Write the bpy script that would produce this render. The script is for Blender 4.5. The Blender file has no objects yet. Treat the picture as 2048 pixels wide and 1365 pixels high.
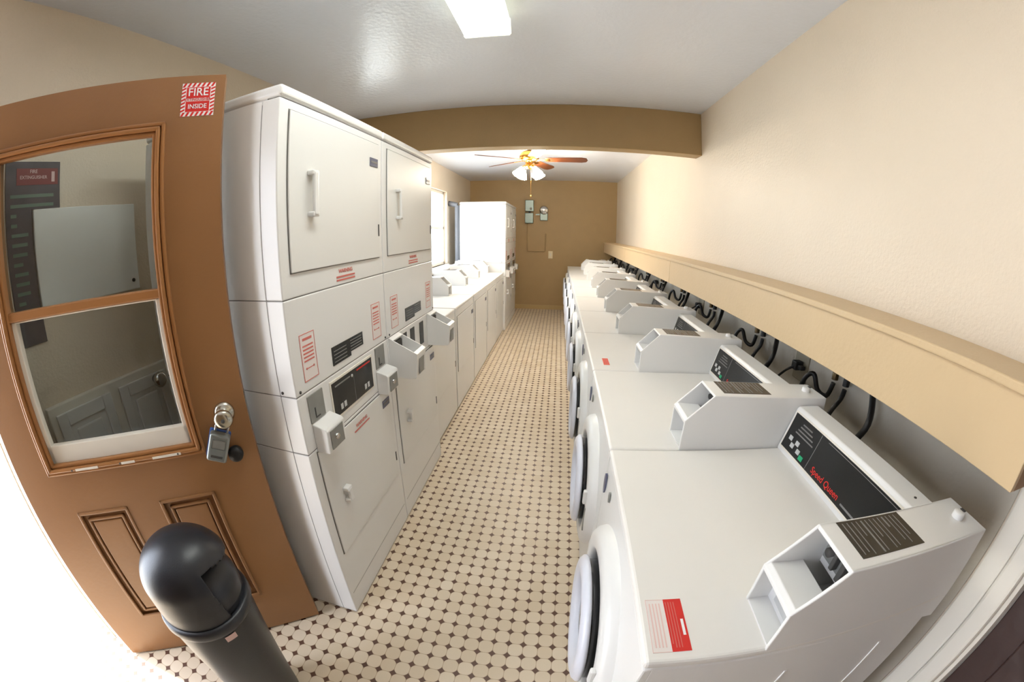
import bpy, bmesh, math, random
from mathutils import Vector, Matrix
from math import pi, sin, cos, radians

SC = bpy.context.scene
COL = SC.collection
random.seed(4)

# ------------------------------------------------------------------ camera
cam_d = bpy.data.cameras.new('camera')
cam_d.type = 'PANO'
cam_d.sensor_fit = 'HORIZONTAL'
cam_d.sensor_width = 36.0
cam_d.panorama_type = 'FISHEYE_LENS_POLYNOMIAL'
cam_d.fisheye_fov = pi
cam_d.fisheye_polynomial_k0 = 0.0
cam_d.fisheye_polynomial_k1 = -0.07397827
cam_d.fisheye_polynomial_k2 = -9.456721e-06
cam_d.fisheye_polynomial_k3 = 1.5496136e-05
cam_d.fisheye_polynomial_k4 = -1.9776e-07
cam_d.shift_x = 17.3 / 2048
cam_d.shift_y = -45.3 / 2048
cam_d.clip_start = 0.02
cam = bpy.data.objects.new('camera', cam_d)
COL.objects.link(cam)
yaw, pitch, roll = -0.1398, -0.2451, 0.0069
fw = Vector((sin(yaw)*cos(pitch), cos(yaw)*cos(pitch), sin(pitch)))
rt = Vector((cos(yaw), -sin(yaw), 0)); up = rt.cross(fw)
rt, up = cos(roll)*rt + sin(roll)*up, -sin(roll)*rt + cos(roll)*up
cam.matrix_world = Matrix(((rt.x, up.x, -fw.x, 0), (rt.y, up.y, -fw.y, 0), (rt.z, up.z, -fw.z, 1.5303), (0, 0, 0, 1)))
SC.camera = cam

# ------------------------------------------------------------------ light
SC.view_settings.view_transform = 'Standard'
SC.view_settings.look = 'None'
SC.view_settings.gamma = 1
SC.view_settings.use_curve_mapping = False
SC.view_settings.exposure = 0.42
w = bpy.data.worlds.new('daylight'); SC.world = w; w.use_nodes = True
bg = w.node_tree.nodes['Background']
bg.inputs[0].default_value = (0.80, 0.87, 1.0, 1)
bg.inputs[1].default_value = 8.0
sun_d = bpy.data.lights.new('sun', 'SUN'); sun_d.energy = 10; sun_d.angle = radians(1.5)
sun_d.color = (1, .96, .88)
sun = bpy.data.objects.new('sun', sun_d); COL.objects.link(sun)
sun.rotation_euler = Vector((-cos(radians(70))*1.0, -cos(radians(70))*.12, sin(radians(70)))).to_track_quat('Z', 'Y').to_euler()
TUBE_E = 15.0      # strength of the fluorescent ceiling fixture
FAN_E = 95.0       # strength of the fan's glass shades

# ------------------------------------------------------------------ materials
def lin(c):
    return tuple(((v/255)/12.92 if v/255 <= .04045 else ((v/255+.055)/1.055)**2.4) for v in c) + (1,)
MATS = {}
def mat(name, rgb, rough=.5, metal=0, bump=0, bscale=200, var=0, vscale=6, spec=.5, emit=0, coat=0):
    if name in MATS: return MATS[name]
    m = bpy.data.materials.new(name); m.use_nodes = True
    nt = m.node_tree; b = nt.nodes['Principled BSDF']
    c = lin(rgb)
    b.inputs['Base Color'].default_value = c
    b.inputs['Roughness'].default_value = rough
    b.inputs['Metallic'].default_value = metal
    b.inputs['Specular IOR Level'].default_value = spec
    b.inputs['Coat Weight'].default_value = coat
    tc = nt.nodes.new('ShaderNodeTexCoord')
    if var:
        n = nt.nodes.new('ShaderNodeTexNoise'); n.inputs['Scale'].default_value = vscale; n.inputs['Detail'].default_value = 5
        nt.links.new(tc.outputs['Object'], n.inputs['Vector'])
        mx = nt.nodes.new('ShaderNodeMix'); mx.data_type = 'RGBA'
        mx.inputs[6].default_value = tuple(v*(1-var) for v in c[:3])+(1,)
        mx.inputs[7].default_value = tuple(min(1, v*(1+var)) for v in c[:3])+(1,)
        nt.links.new(n.outputs['Fac'], mx.inputs[0]); nt.links.new(mx.outputs[2], b.inputs['Base Color'])
    if bump:
        n = nt.nodes.new('ShaderNodeTexNoise'); n.inputs['Scale'].default_value = bscale; n.inputs['Detail'].default_value = 3
        nt.links.new(tc.outputs['Object'], n.inputs['Vector'])
        bp = nt.nodes.new('ShaderNodeBump'); bp.inputs['Strength'].default_value = bump; bp.inputs['Distance'].default_value = .01
        nt.links.new(n.outputs['Fac'], bp.inputs['Height']); nt.links.new(bp.outputs[0], b.inputs['Normal'])
    if emit:
        b.inputs['Emission Color'].default_value = c; b.inputs['Emission Strength'].default_value = emit
    MATS[name] = m
    return m

M_WALL = mat('beige_wall_paint', (226, 211, 190), .42, bump=.25, bscale=90, var=.04, vscale=3)
M_TAN = mat('tan_wall_paint', (174, 146, 102), .5, bump=.2, bscale=90, var=.05)
M_LEDGE = mat('ledge_paint', (204, 178, 140), .45, bump=.1, bscale=60, var=.04)
M_CEIL = mat('ceiling_paint', (228, 233, 243), .26, bump=.18, bscale=40, var=.02)
M_WHITE = mat('white_enamel', (225, 224, 222), .28, var=.02, vscale=4)
M_WHITE2 = mat('white_enamel_front', (222, 221, 218), .34, var=.02, vscale=4)
M_TOPW = mat('washer_top_enamel', (228, 225, 220), .35, var=.025, vscale=5)
M_TRIMW = mat('white_trim_paint', (228, 222, 210), .4, bump=.05, bscale=30)
M_SEAM = mat('dark_seam', (70, 68, 66), .7)
M_BLACK = mat('black_panel', (26, 27, 27), .25)
M_BLK2 = mat('black_rubber', (22, 20, 20), .55, bump=.1)
M_GREY = mat('grey_plate', (140, 140, 136), .4, metal=.3, var=.1, vscale=30)
M_LGREY = mat('light_grey_plastic', (190, 191, 190), .4)
M_CHROME = mat('chrome', (205, 205, 205), .18, metal=1)
M_NICKEL = mat('brushed_nickel', (190, 186, 172), .25, metal=1, var=.1, vscale=40)
M_DOORB = mat('brown_door_paint', (146, 104, 66), .36, bump=.08, bscale=50, var=.08, vscale=4)
M_MOULD = mat('brown_moulding_paint', (160, 110, 66), .3, bump=.05, var=.05)
M_RED = mat('sign_red', (206, 40, 34), .4)
M_REDP = mat('faded_red_print', (204, 110, 100), .5)
M_PRINT = mat('white_print', (235, 235, 235), .5)
M_PRINTG = mat('grey_print', (120, 118, 116), .5)
M_PAPER = mat('sticker_paper', (226, 218, 214), .45)
M_PINKP = mat('pink_print', (222, 190, 184), .5)
M_GREEN = mat('green_button', (30, 160, 110), .4)
M_BADGE = mat('badge_blue_grey', (92, 94, 116), .35, metal=.2)
M_CAN = mat('black_plastic', (34, 36, 42), .36, bump=.05, bscale=300)
M_DARKD = mat('dark_brown_door', (58, 38, 34), .5, bump=.3, bscale=25, var=.25, vscale=12)
M_LOCK = mat('lockbox_grey', (142, 148, 146), .35, metal=.5)
M_BLUE = mat('lockbox_blue', (48, 84, 150), .4)
M_BRASS = mat('brass', (190, 140, 70), .25, metal=1)
M_WOOD = mat('fan_blade_wood', (96, 52, 28), .35, var=.25, vscale=9)
M_STEEL = mat('galvanised_box', (128, 142, 140), .35, metal=.7)
M_GROUND = mat('outdoor_concrete', (215, 212, 205), .8, bump=.2, bscale=20, var=.05)
M_DARKGL = mat('dark_door_glass', (26, 27, 30), .08)
M_POSTER = mat('dark_notice_paper', (88, 80, 82), .5, var=.35, vscale=14)
M_CREAMB = mat('cream_board', (243, 243, 238), .5, var=.02)
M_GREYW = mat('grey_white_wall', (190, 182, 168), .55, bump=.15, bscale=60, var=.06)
M_BEZEL = mat('door_ring_plastic', (214, 216, 226), .3)
M_GASKET = mat('door_gasket', (96, 98, 104), .4)
M_HOSE = mat('black_hose', (20, 19, 20), .45)
M_DBRASS = mat('tarnished_brass', (92, 76, 52), .4, metal=.8)
M_OUT = mat('outlet_plastic', (150, 142, 124), .45)

def emission(name, rgb, s):
    m = bpy.data.materials.new(name); m.use_nodes = True
    b = m.node_tree.nodes['Principled BSDF']
    b.inputs['Base Color'].default_value = (.9, .9, .9, 1)
    b.inputs['Emission Color'].default_value = lin(rgb); b.inputs['Emission Strength'].default_value = s
    return m
M_TUBE = emission('lit_diffuser', (246, 250, 244), TUBE_E)
M_ENDCAP = emission('lit_end_cap', (240, 244, 214), 1.2)
M_SHADE = emission('lit_glass_shade', (255, 244, 222), FAN_E)

def glass_mat(name, tint=(1, 1, 1), refl=1.0):
    m = bpy.data.materials.new(name); m.use_nodes = True
    nt = m.node_tree; nt.nodes.clear()
    o = nt.nodes.new('ShaderNodeOutputMaterial'); mx = nt.nodes.new('ShaderNodeMixShader')
    t = nt.nodes.new('ShaderNodeBsdfTransparent'); g = nt.nodes.new('ShaderNodeBsdfGlossy')
    lw = nt.nodes.new('ShaderNodeLayerWeight'); lw.inputs[0].default_value = .5
    pw = nt.nodes.new('ShaderNodeMath'); pw.operation = 'POWER'; pw.inputs[1].default_value = 5
    nt.links.new(lw.outputs['Facing'], pw.inputs[0])
    f = nt.nodes.new('ShaderNodeMath'); f.operation = 'MULTIPLY_ADD'; f.inputs[1].default_value = .9; f.inputs[2].default_value = .03
    nt.links.new(pw.outputs[0], f.inputs[0])
    t.inputs[0].default_value = tint+(1,); g.inputs['Roughness'].default_value = .02
    nt.links.new(f.outputs[0], mx.inputs[0]); nt.links.new(t.outputs[0], mx.inputs[1]); nt.links.new(g.outputs[0], mx.inputs[2])
    nt.links.new(mx.outputs[0], o.inputs[0])
    return m
M_GLASS = glass_mat('window_glass', (.93, .96, .96))

def floor_mat():
    m = bpy.data.materials.new('octagon_and_dot_tile'); m.use_nodes = True
    nt = m.node_tree; b = nt.nodes['Principled BSDF']; L = nt.links
    tc = nt.nodes.new('ShaderNodeTexCoord'); sp = nt.nodes.new('ShaderNodeSeparateXYZ'); L.new(tc.outputs['Object'], sp.inputs[0])
    def M(op, a, c=None):
        n = nt.nodes.new('ShaderNodeMath'); n.operation = op
        for i, v in enumerate((a, c)):
            if v is None: continue
            if isinstance(v, (int, float)): n.inputs[i].default_value = v
            else: L.new(v, n.inputs[i])
        return n.outputs[0]
    P = .0587
    def edge(o, off):   # distance to the nearest lattice line, 0 .. .5
        f = M('FRACT', M('ADD', M('DIVIDE', M('SUBTRACT', o, off), P), 400.0))
        return M('MINIMUM', f, M('SUBTRACT', 1.0, f))
    a = edge(sp.outputs[0], .1437); c = edge(sp.outputs[1], .690)
    s = M('ADD', M('POWER', a, .85), M('POWER', c, .85))
    dot = M('LESS_THAN', s, .325)
    rr = M('ADD', M('POWER', M('SUBTRACT', .5, a), 2.7), M('POWER', M('SUBTRACT', .5, c), 2.7))
    tile = M('LESS_THAN', rr, .483**2.7)
    grout = M('MULTIPLY', M('SUBTRACT', 1.0, tile), M('SUBTRACT', 1.0, dot))
    # octagon shade: each tile its own tone
    cell = nt.nodes.new('ShaderNodeCombineXYZ')
    L.new(M('FLOOR', M('DIVIDE', M('SUBTRACT', sp.outputs[0], .1437), P)), cell.inputs[0])
    L.new(M('FLOOR', M('DIVIDE', M('SUBTRACT', sp.outputs[1], .69), P)), cell.inputs[1])
    wn = nt.nodes.new('ShaderNodeTexWhiteNoise'); L.new(cell.outputs[0], wn.inputs[0])
    no = nt.nodes.new('ShaderNodeTexNoise'); no.inputs['Scale'].default_value = 3; L.new(tc.outputs['Object'], no.inputs['Vector'])
    def mix(f, c1, c2):
        n = nt.nodes.new('ShaderNodeMix'); n.data_type = 'RGBA'
        L.new(f, n.inputs[0])
        for i, cc in ((6, c1), (7, c2)):
            if isinstance(cc, tuple): n.inputs[i].default_value = cc
            else: L.new(cc, n.inputs[i])
        return n.outputs[2]
    t1 = mix(wn.outputs[0], lin((204, 186, 158)), lin((222, 208, 186)))
    t2 = mix(no.outputs['Fac'], lin((200, 180, 152)), lin((224, 210, 192)))
    t = nt.nodes.new('ShaderNodeMix'); t.data_type = 'RGBA'; t.inputs[0].default_value = .45; L.new(t1, t.inputs[6]); L.new(t2, t.inputs[7])
    c1 = mix(grout, t.outputs[2], lin((178, 156, 128)))
    c2 = mix(dot, c1, lin((92, 64, 50)))
    L.new(c2, b.inputs['Base Color'])
    b.inputs['Roughness'].default_value = .42
    bp = nt.nodes.new('ShaderNodeBump'); bp.inputs['Strength'].default_value = .3; bp.inputs['Distance'].default_value = .002
    L.new(M('SUBTRACT', 1.0, grout), bp.inputs['Height']); L.new(bp.outputs[0], b.inputs['Normal'])
    return m
M_FLOOR = floor_mat()

# ------------------------------------------------------------------ mesh helpers
class MB:
    def __init__(s): s.bm = bmesh.new()
    def _mx(s, vs, mx):
        if mx is not None: bmesh.ops.transform(s.bm, matrix=mx, verts=vs)
    def box(s, x0, x1, y0, y1, z0, z1, bev=0, seg=2, mx=None):
        r = bmesh.ops.create_cube(s.bm, size=1)['verts']
        for v in r:
            v.co = Vector(((x0+x1)/2+v.co.x*(x1-x0), (y0+y1)/2+v.co.y*(y1-y0), (z0+z1)/2+v.co.z*(z1-z0)))
        if bev:
            es = list({e for v in r for e in v.link_edges})
            g = bmesh.ops.bevel(s.bm, geom=es, offset=bev, segments=seg, affect='EDGES', profile=.5)
            r = list({v for f in g['faces'] for v in f.verts} | {v for v in r if v.is_valid})
        s._mx(r, mx); return s
    def prism(s, pts, a0, a1, axis='y', bev=0, mx=None, seg=2):
        """pts: outline; axis y: (x,z) pts, x: (y,z) pts, z: (x,y) pts"""
        def P(p, a):
            return Vector((p[0], a, p[1])) if axis == 'y' else Vector((a, p[0], p[1])) if axis == 'x' else Vector((p[0], p[1], a))
        v0 = [s.bm.verts.new(P(p, a0)) for p in pts]; v1 = [s.bm.verts.new(P(p, a1)) for p in pts]
        fs = [s.bm.faces.new(v0), s.bm.faces.new(v1[::-1])]
        n = len(pts)
        for i in range(n): fs.append(s.bm.faces.new((v0[i], v1[i], v1[(i+1) % n], v0[(i+1) % n])))
        bmesh.ops.recalc_face_normals(s.bm, faces=fs)
        r = v0+v1
        if bev:
            es = list({e for v in r for e in v.link_edges})
            g = bmesh.ops.bevel(s.bm, geom=es, offset=bev, segments=seg, affect='EDGES', profile=.5)
            r = list({v for f in g['faces'] for v in f.verts} | {v for v in r if v.is_valid})
        s._mx(r, mx); return s
    def lathe(s, prof, n=40, c=(0, 0, 0), mx=None, a0=0, a1=2*pi, keep=None):
        """prof: (r, z) list about the z axis"""
        full = abs(a1-a0-2*pi) < 1e-6
        m = n if full else n+1
        rings = []; allv = []
        for r, z in prof:
            if r < 1e-5:
                v = s.bm.verts.new((c[0], c[1], c[2]+z)); rings.append([v]*m); allv.append(v)
            else:
                rg = [s.bm.verts.new((c[0]+r*cos(a0+(a1-a0)*i/n), c[1]+r*sin(a0+(a1-a0)*i/n), c[2]+z)) for i in range(m)]
                rings.append(rg); allv += rg
        fs = []
        for j in range(len(rings)-1):
            A, B = rings[j], rings[j+1]
            for i in range(n):
                k = (i+1) % m
                vs = []
                for v in (A[i], A[k], B[k], B[i]):
                    if v not in vs: vs.append(v)
                if len(vs) >= 3:
                    if keep and not keep(sum((v.co for v in vs), Vector())/len(vs)): continue
                    try: fs.append(s.bm.faces.new(vs))
                    except ValueError: pass
        bmesh.ops.recalc_face_normals(s.bm, faces=fs)
        for f in fs: f.smooth = True
        s._mx(allv, mx); return s
    def cyl(s, p0, p1, r, n=24, r1=None):
        p0 = Vector(p0); p1 = Vector(p1); d = p1-p0
        q = Vector((0, 0, 1)).rotation_difference(d.normalized()).to_matrix().to_4x4()
        r1 = r if r1 is None else r1
        return s.lathe([(0, 0), (r, 0), (r, 1e-5), (r1, d.length), (0, d.length+1e-5)], n, mx=Matrix.Translation(p0) @ q)
    def tube(s, pts, r, n=10, sub=6):
        pts = [Vector(p) for p in pts]
        out = []
        P = [pts[0]]+pts+[pts[-1]]
        for i in range(1, len(P)-2):
            for k in range(sub):
                t = k/sub; a, b, c, d = P[i-1], P[i], P[i+1], P[i+2]
                out.append(.5*((2*b)+(-a+c)*t+(2*a-5*b+4*c-d)*t*t+(-a+3*b-3*c+d)*t**3))
        out.append(pts[-1])
        rings = []; nrm = None
        for i, p in enumerate(out):
            tg = (out[min(i+1, len(out)-1)]-out[max(i-1, 0)]).normalized()
            if nrm is None:
                nrm = tg.orthogonal().normalized()
            nrm = (nrm-tg*nrm.dot(tg)).normalized(); bn = tg.cross(nrm)
            rings.append([s.bm.verts.new(p+r*(cos(2*pi*k/n)*nrm+sin(2*pi*k/n)*bn)) for k in range(n)])
        for j in range(len(rings)-1):
            for k in range(n):
                f = s.bm.faces.new((rings[j][k], rings[j][(k+1) % n], rings[j+1][(k+1) % n], rings[j+1][k])); f.smooth = True
        s.bm.faces.new(rings[0][::-1]); s.bm.faces.new(rings[-1]); return s
    def text(s, txt, size, mx, ex=.0004):
        cu = bpy.data.curves.new('txt', 'FONT'); cu.body = txt; cu.size = size; cu.extrude = ex; cu.align_x = 'CENTER'; cu.align_y = 'CENTER'
        cu.resolution_u = 3; cu.offset = size*.008
        o = bpy.data.objects.new('txt', cu); COL.objects.link(o)
        dg = bpy.context.evaluated_depsgraph_get(); me = bpy.data.meshes.new_from_object(o.evaluated_get(dg))
        me.transform(mx); s.bm.from_mesh(me)
        bpy.data.objects.remove(o); bpy.data.curves.remove(cu); bpy.data.meshes.remove(me); return s
    def build(s, name, m, parent=None, smooth=False):
        me = bpy.data.meshes.new(name)
        bmesh.ops.recalc_face_normals(s.bm, faces=s.bm.faces) if not smooth else None
        s.bm.to_mesh(me); s.bm.free(); me.materials.append(m)
        o = bpy.data.objects.new(name, me); COL.objects.link(o)
        if parent is not None: o.parent = parent
        return o

def empty(name, label, cat, loc=(0, 0, 0), rz=0, group=None):
    o = bpy.data.objects.new(name, None); COL.objects.link(o)
    o.location = loc; o.rotation_euler = (0, 0, rz); o.empty_display_size = .1
    o['label'] = label; o['category'] = cat
    if group: o['group'] = group
    return o
def tag(o, label, cat, group=None, kind=None):
    o['label'] = label; o['category'] = cat
    if group: o['group'] = group
    if kind: o['kind'] = kind
    return o
def struct(o): o['kind'] = 'structure'; return o
def copy_tree(o, parent=None):
    c = o.copy(); COL.objects.link(c); c.parent = parent
    for ch in [x for x in bpy.data.objects if x.parent == o]: copy_tree(ch, c)
    return c

# ------------------------------------------------------------------ measured places
XR, XL, YF, H = 1.127, -1.746, 7.565, 2.545
YN = -1.45
YB, ZB = 2.994, 2.202
W = .683

# ------------------------------------------------------------------ the room
m = MB(); m.box(XL-.15, XR+.15, YN, YF+.1, -.1, 0); struct(m.build('floor', M_FLOOR))
m = MB(); m.box(XL-.15, XR+.15, YN, YF+.1, H, H+.1); struct(m.build('ceiling', M_CEIL))
m = MB(); m.box(XL-.15, XR+.15, YF, YF+.12, 0, H); struct(m.build('wall_far', M_TAN))
m = MB(); m.box(XL-.15, XR+.15, YN-.12, YN, 0, H); struct(m.build('wall_near', mat('brown_wall_paint', (112, 84, 52), .5, bump=.2, bscale=90, var=.05)))  # unseen wall, coloured dark to cut bounce light on the nearest washer's side
# left wall: doorway and two windows
DOOR = (-.76, .172, 0, 2.06); WINA = (3.15, 4.15, 1.10, 2.13); WINB = (4.65, 5.93, 1.02, 2.165)
m = MB()
X0, X1 = XL-.15, XL
ys = [YN, DOOR[0], DOOR[1], WINA[0], WINA[1], WINB[0], WINB[1], YF]
m.box(X0, X1, YN, DOOR[0], 0, H); m.box(X0, X1, DOOR[0], DOOR[1], DOOR[3], H)
m.box(X0, X1, DOOR[1], WINA[0], 0, H)
for wn in (WINA, WINB):
    m.box(X0, X1, wn[0], wn[1], 0, wn[2]); m.box(X0, X1, wn[0], wn[1], wn[3], H)
m.box(X0, X1, WINA[1], WINB[0], 0, H); m.box(X0, X1, WINB[1], YF, 0, H)
struct(m.build('wall_left', M_WALL))
# right wall with the doorway of the dark door (Y < .24)
m = MB(); m.box(XR, XR+.15, .235, YF, 0, H); m.box(XR, XR+.15, -.68, .235, 2.05, H); m.box(XR, XR+.15, YN, -.68, 0, H)
struct(m.build('wall_right', M_WALL))
# beam across the ceiling
m = MB(); m.box(XL, XR, YB, YB+.14, ZB, H, .004); struct(m.build('trim_1', M_TAN))
# baseboards
m = MB(); m.box(XL, XR, YF-.014, YF, 0, .085, .003); struct(m.build('baseboard_far', mat('tan_baseboard_paint', (188, 160, 112), .4)))
m = MB(); m.box(XR-.012, XR, .36, YF, 0, .085, .003); struct(m.build('baseboard_right', M_TRIMW))
# casing of the right-hand doorway
m = MB(); m.box(XR-.022, XR, .285, .352, 0, 2.12, .006); m.box(XR-.034, XR, .225, .283, 0, 2.12, .01)
m.box(XR-.022, XR, -.80, .285, 2.06, 2.13, .006); m.box(XR-.022, XR, -.76, -.68, 0, 2.12, .006)
m.box(XR, XR+.15, .215, .235, 0, 2.05)
struct(m.build('trim_2', M_TRIMW))
m = MB(); m.box(XR+.045, XR+.09, -.675, .213, .01, 2.045, .003)
for (a, b, c, d) in ((-.58, -.28, .2, .9), (-.18, .12, .2, .9), (-.58, -.28, 1.05, 1.85), (-.18, .12, 1.05, 1.85)):
    m.box(XR+.036, XR+.05, a, b, c, d, .006)
struct(m.build('door_2', M_DARKD))
# jamb the brown door hangs from
m = MB(); m.box(XL-.02, -1.592, .178, .212, 0, 2.08, .004); m.box(XL, XL+.02, DOOR[0]-.09, DOOR[0], 0, 2.12, .004)
m.box(XL, XL+.02, DOOR[0]-.09, DOOR[1]+.05, 2.06, 2.14, .004)
struct(m.build('trim_3', M_TRIMW))
# windows of the left wall
for i, wn in enumerate((WINA, WINB)):
    fr = MB(); x0, x1 = XL-.09, XL-.05
    y0, y1, z0, z1 = wn; t = .045
    fr.box(x0, x1, y0, y0+t, z0, z1, .004); fr.box(x0, x1, y1-t, y1, z0, z1, .004)
    fr.box(x0, x1, y0, y1, z0, z0+t, .004); fr.box(x0, x1, y0, y1, z1-t, z1, .004)
    fr.box(x0, x1, y0, y1, (z0+z1)/2-.02, (z0+z1)/2+.02, .004)
    fo = struct(fr.build('window_%d' % (i+1), M_TRIMW))
    g = MB(); g.box(XL-.072, XL-.068, y0+.03, y1-.03, z0+.03, z1-.03); g.build('pane', M_GLASS, fo)
    sl = MB(); sl.box(XL-.05, XL+.03, y0-.03, y1+.03, z0-.03, z0, .005); sl.build('sill', M_TRIMW, fo)
# ground outside
m = MB(); m.box(-16, XL-.15, -12, 16, -.12, -.02); struct(m.build('ground', M_GROUND))

# ------------------------------------------------------------------ brown door (open, hinge at the left)
TH = math.atan2(.681, .732)
HG = (-.908-.914*.732, .793-.914*.681, 0)
DW = .914
dr = bpy.data.objects.new('door_1', None); COL.objects.link(dr); dr.location = HG; dr.rotation_euler = (0, 0, TH); struct(dr)
def sx(s): return DW-s
GL0, GL1, GZ0, GZ1 = sx(.745), sx(.198), .945, 1.865     # glazed opening
m = MB()
T = .044
m.box(0, GL0, 0, T, .012, 2.03); m.box(GL1, DW, 0, T, .012, 2.03); m.box(GL0, GL1, 0, T, GZ1, 2.03)
# bottom rail area with two sunk panels
pz0, pz1 = .235, .765
P1 = (sx(.733), sx(.522)); P2 = (sx(.397), sx(.188))
m.box(GL0, GL1, 0, T, pz1+.0, GZ0) ; m.box(GL0, GL1, 0, T, .012, pz0)
m.box(GL0, GL1, .012, T, pz0, pz1)
m.box(GL0, P1[0], 0, .013, pz0, pz1) if P1[0] > GL0 else None
m.box(P1[1], P2[0], 0, .013, pz0, pz1)
m.build('slab', M_DOORB, dr)
for a, b in (P1, P2):
    m = MB(); m.box(a+.045, b-.045, .002, .013, pz0+.045, pz1-.045, .004)
    for q0, q1, r0, r1 in ((a, b, pz1-.012, pz1), (a, b, pz0, pz0+.012), (a, a+.012, pz0, pz1), (b-.012, b, pz0, pz1)):
        m.box(q0, q1, -.004, .006, r0, r1, .003)
    for q0, q1, r0, r1 in ((a+.03, b-.03, pz1-.04, pz1-.03), (a+.03, b-.03, pz0+.03, pz0+.04), (a+.03, a+.04, pz0+.03, pz1-.03), (b-.04, b-.03, pz0+.03, pz1-.03)):
        m.box(q0, q1, .0, .012, r0, r1, .003)
    m.build('raised_panel', M_DOORB, dr)
# glazing moulding, three steps
m = MB()
for k, (o, d) in enumerate(((.030, -.010), (.016, -.018), (.004, -.008))):
    a0, a1, b0, b1 = GL0-o, GL1+o, GZ0-o, GZ1+o; t = .012
    for q in ((a0, a1, b1-t, b1), (a0, a1, b0, b0+t), (a0, a0+t, b0, b1), (a1-t, a1, b0, b1)):
        m.box(q[0], q[1], d, .02, q[2], q[3], .004)
m.box(GL0, GL1, -.006, .03, 1.405, 1.432, .004)
m.build('glazing_moulding', M_MOULD, dr)
m = MB()   # white sash of the lower light
a0, a1, b0, b1 = GL0+.006, GL1-.006, GZ0+.006, 1.405
for q in ((a0, a1, b0, b0+.062), (a0, a0+.02, b0, b1), (a1-.018, a1, b0, b1), (a0, a1, b1-.006, b1)):
    m.box(q[0], q[1], .006, .03, q[2], q[3], .003)
m.build('lower_sash', M_TRIMW, dr)
m = MB(); m.box(GL0, GL1, .028, .032, GZ0, 1.42); m.build('glass_pane', M_GLASS, dr)
m = MB(); m.box(GL0, GL1, .020, .024, 1.42, GZ1); m.build('glass_pane', M_GLASS, dr)
# flaked paint with nail holes along the sill
m = MB()
for s_, w_ in ((.60, .09), (.44, .05), (.30, .10)):
    m.box(sx(s_)-w_/2, sx(s_)+w_/2, -.0192, -.017, GZ0-.016, GZ0-.008)
m.build('bare_wood_patch', M_TRIMW, dr)
m = MB()
for s_ in (.66, .47, .26): m.cyl((sx(s_), -.0185, GZ0-.012), (sx(s_), -.0192, GZ0-.012), .0035, 10)
m.build('nail_hole', M_SEAM, dr)
# door knob
kx, kz = sx(.074), 1.036
k = MB(); rot = Matrix.Translation((kx, 0, kz)) @ Matrix.Rotation(pi/2, 4, 'X')
k.lathe([(0, 0), (.034, 0), (.034, .004), (.026, .012), (.012, .014), (.012, .03), (.020, .036), (.029, .048), (.030, .058), (.025, .066), (.012, .069), (0, .069)], 32, mx=rot)
kn = k.build('door_knob', M_NICKEL, dr, True)
k = MB(); k.lathe([(0, .0692), (.006, .0692), (.006, .072), (0, .072)], 16, mx=rot); k.build('keyhole', M_SEAM, kn)
k = MB(); k.box(DW-.0005, DW+.002, .01, .034, .97, 1.09, .001); k.build('latch_plate', M_NICKEL, dr)
# fire extinguisher sticker
def text_frame(px, y, pz):   # text on the camera side of the door
    return Matrix.Translation((px, y, pz)) @ Matrix.Rotation(pi/2, 4, 'X')
s0, s1, z0, z1 = sx(.127), sx(.028), 1.906, 2.006
m = MB(); m.box(s0, s1, -.0012, 0, z0, z1); st = m.build('sticker', M_PRINT, dr)
m = MB(); b = .012; n = 7
def stripe(q0, q1, r0, r1, horiz):
    L_ = (q1-q0) if horiz else (r1-r0)
    k_ = n; p = L_/k_
    for i in range(k_):
        if horiz:
            a = q0+i*p; m.prism([(a, r0), (a+p*.5, r0), (min(a+p, q1), r1), (min(a+p*.5, q1), r1)], -.0016, -.0012, 'y')
        else:
            a = r0+i*p; m.prism([(q0, a), (q1, a+p*.5), (q1, a+p), (q0, a+p*.5)], -.0016, -.0012, 'y')
stripe(s0, s1, z0, z0+b, True); stripe(s0, s1, z1-b, z1, True); stripe(s0, s0+b, z0+b, z1-b, False); stripe(s1-b, s1, z0+b, z1-b, False)
m.box(s0+b+.002, s1-b-.002, -.0016, -.0012, z0+.054, z1-b-.001); m.box(s0+b+.002, s1-b-.002, -.0016, -.0012, z0+b+.001, z0+.044)
m.build('red_field', M_RED, st)
m = MB(); cx = (s0+s1)/2
m.text('FIRE', .034, text_frame(cx, -.0022, z0+.071)); m.text('INSIDE', .019, text_frame(cx, -.0022, z0+.028)); m.build('lettering', M_PRINT, st)
m = MB(); m.text('EXTINGUISHER', .0115, text_frame(cx, -.0018, z0+.049)); m.build('red_lettering', M_RED, st)

# lock box hanging from the knob
def door_pt(s, y, z):
    v = Matrix.Translation(HG) @ Matrix.Rotation(TH, 4, 'Z') @ Vector((sx(s), y, z)); return v
lb = empty('lock_box', 'grey and blue key lock box hanging from the knob of the brown door', 'lock box', door_pt(.135, -.002, .90), TH)
tilt = Matrix.Rotation(radians(24), 4, 'Y')
m = MB(); m.box(-.033, .033, -.046, -.012, -.005, .090, .008, 3, tilt); body = m.build('body', M_LOCK, lb)
m = MB(); m.box(-.036, .034, -.013, -.001, -.008, .092, .004, 2, tilt); m.build('back_shell', M_BLUE, lb)
m = MB(); m.box(-.022, .022, -.0485, -.045, .042, .074, .004, 2, tilt); m.build('dial_recess', M_GREY, body)
m = MB(); m.box(-.020, .018, -.0475, -.045, .010, .018, .001, 2, tilt); m.build('name_strip', M_SEAM, body)
m = MB(); m.tube([tilt @ Vector(p) for p in ((-.018, -.02, .088), (-.018, -.022, .115), (-.006, -.022, .140), (.020, -.022, .140), (.022, -.022, .115), (.020, -.02, .088))], .004, 8); m.build('shackle', M_CHROME, lb)
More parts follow.
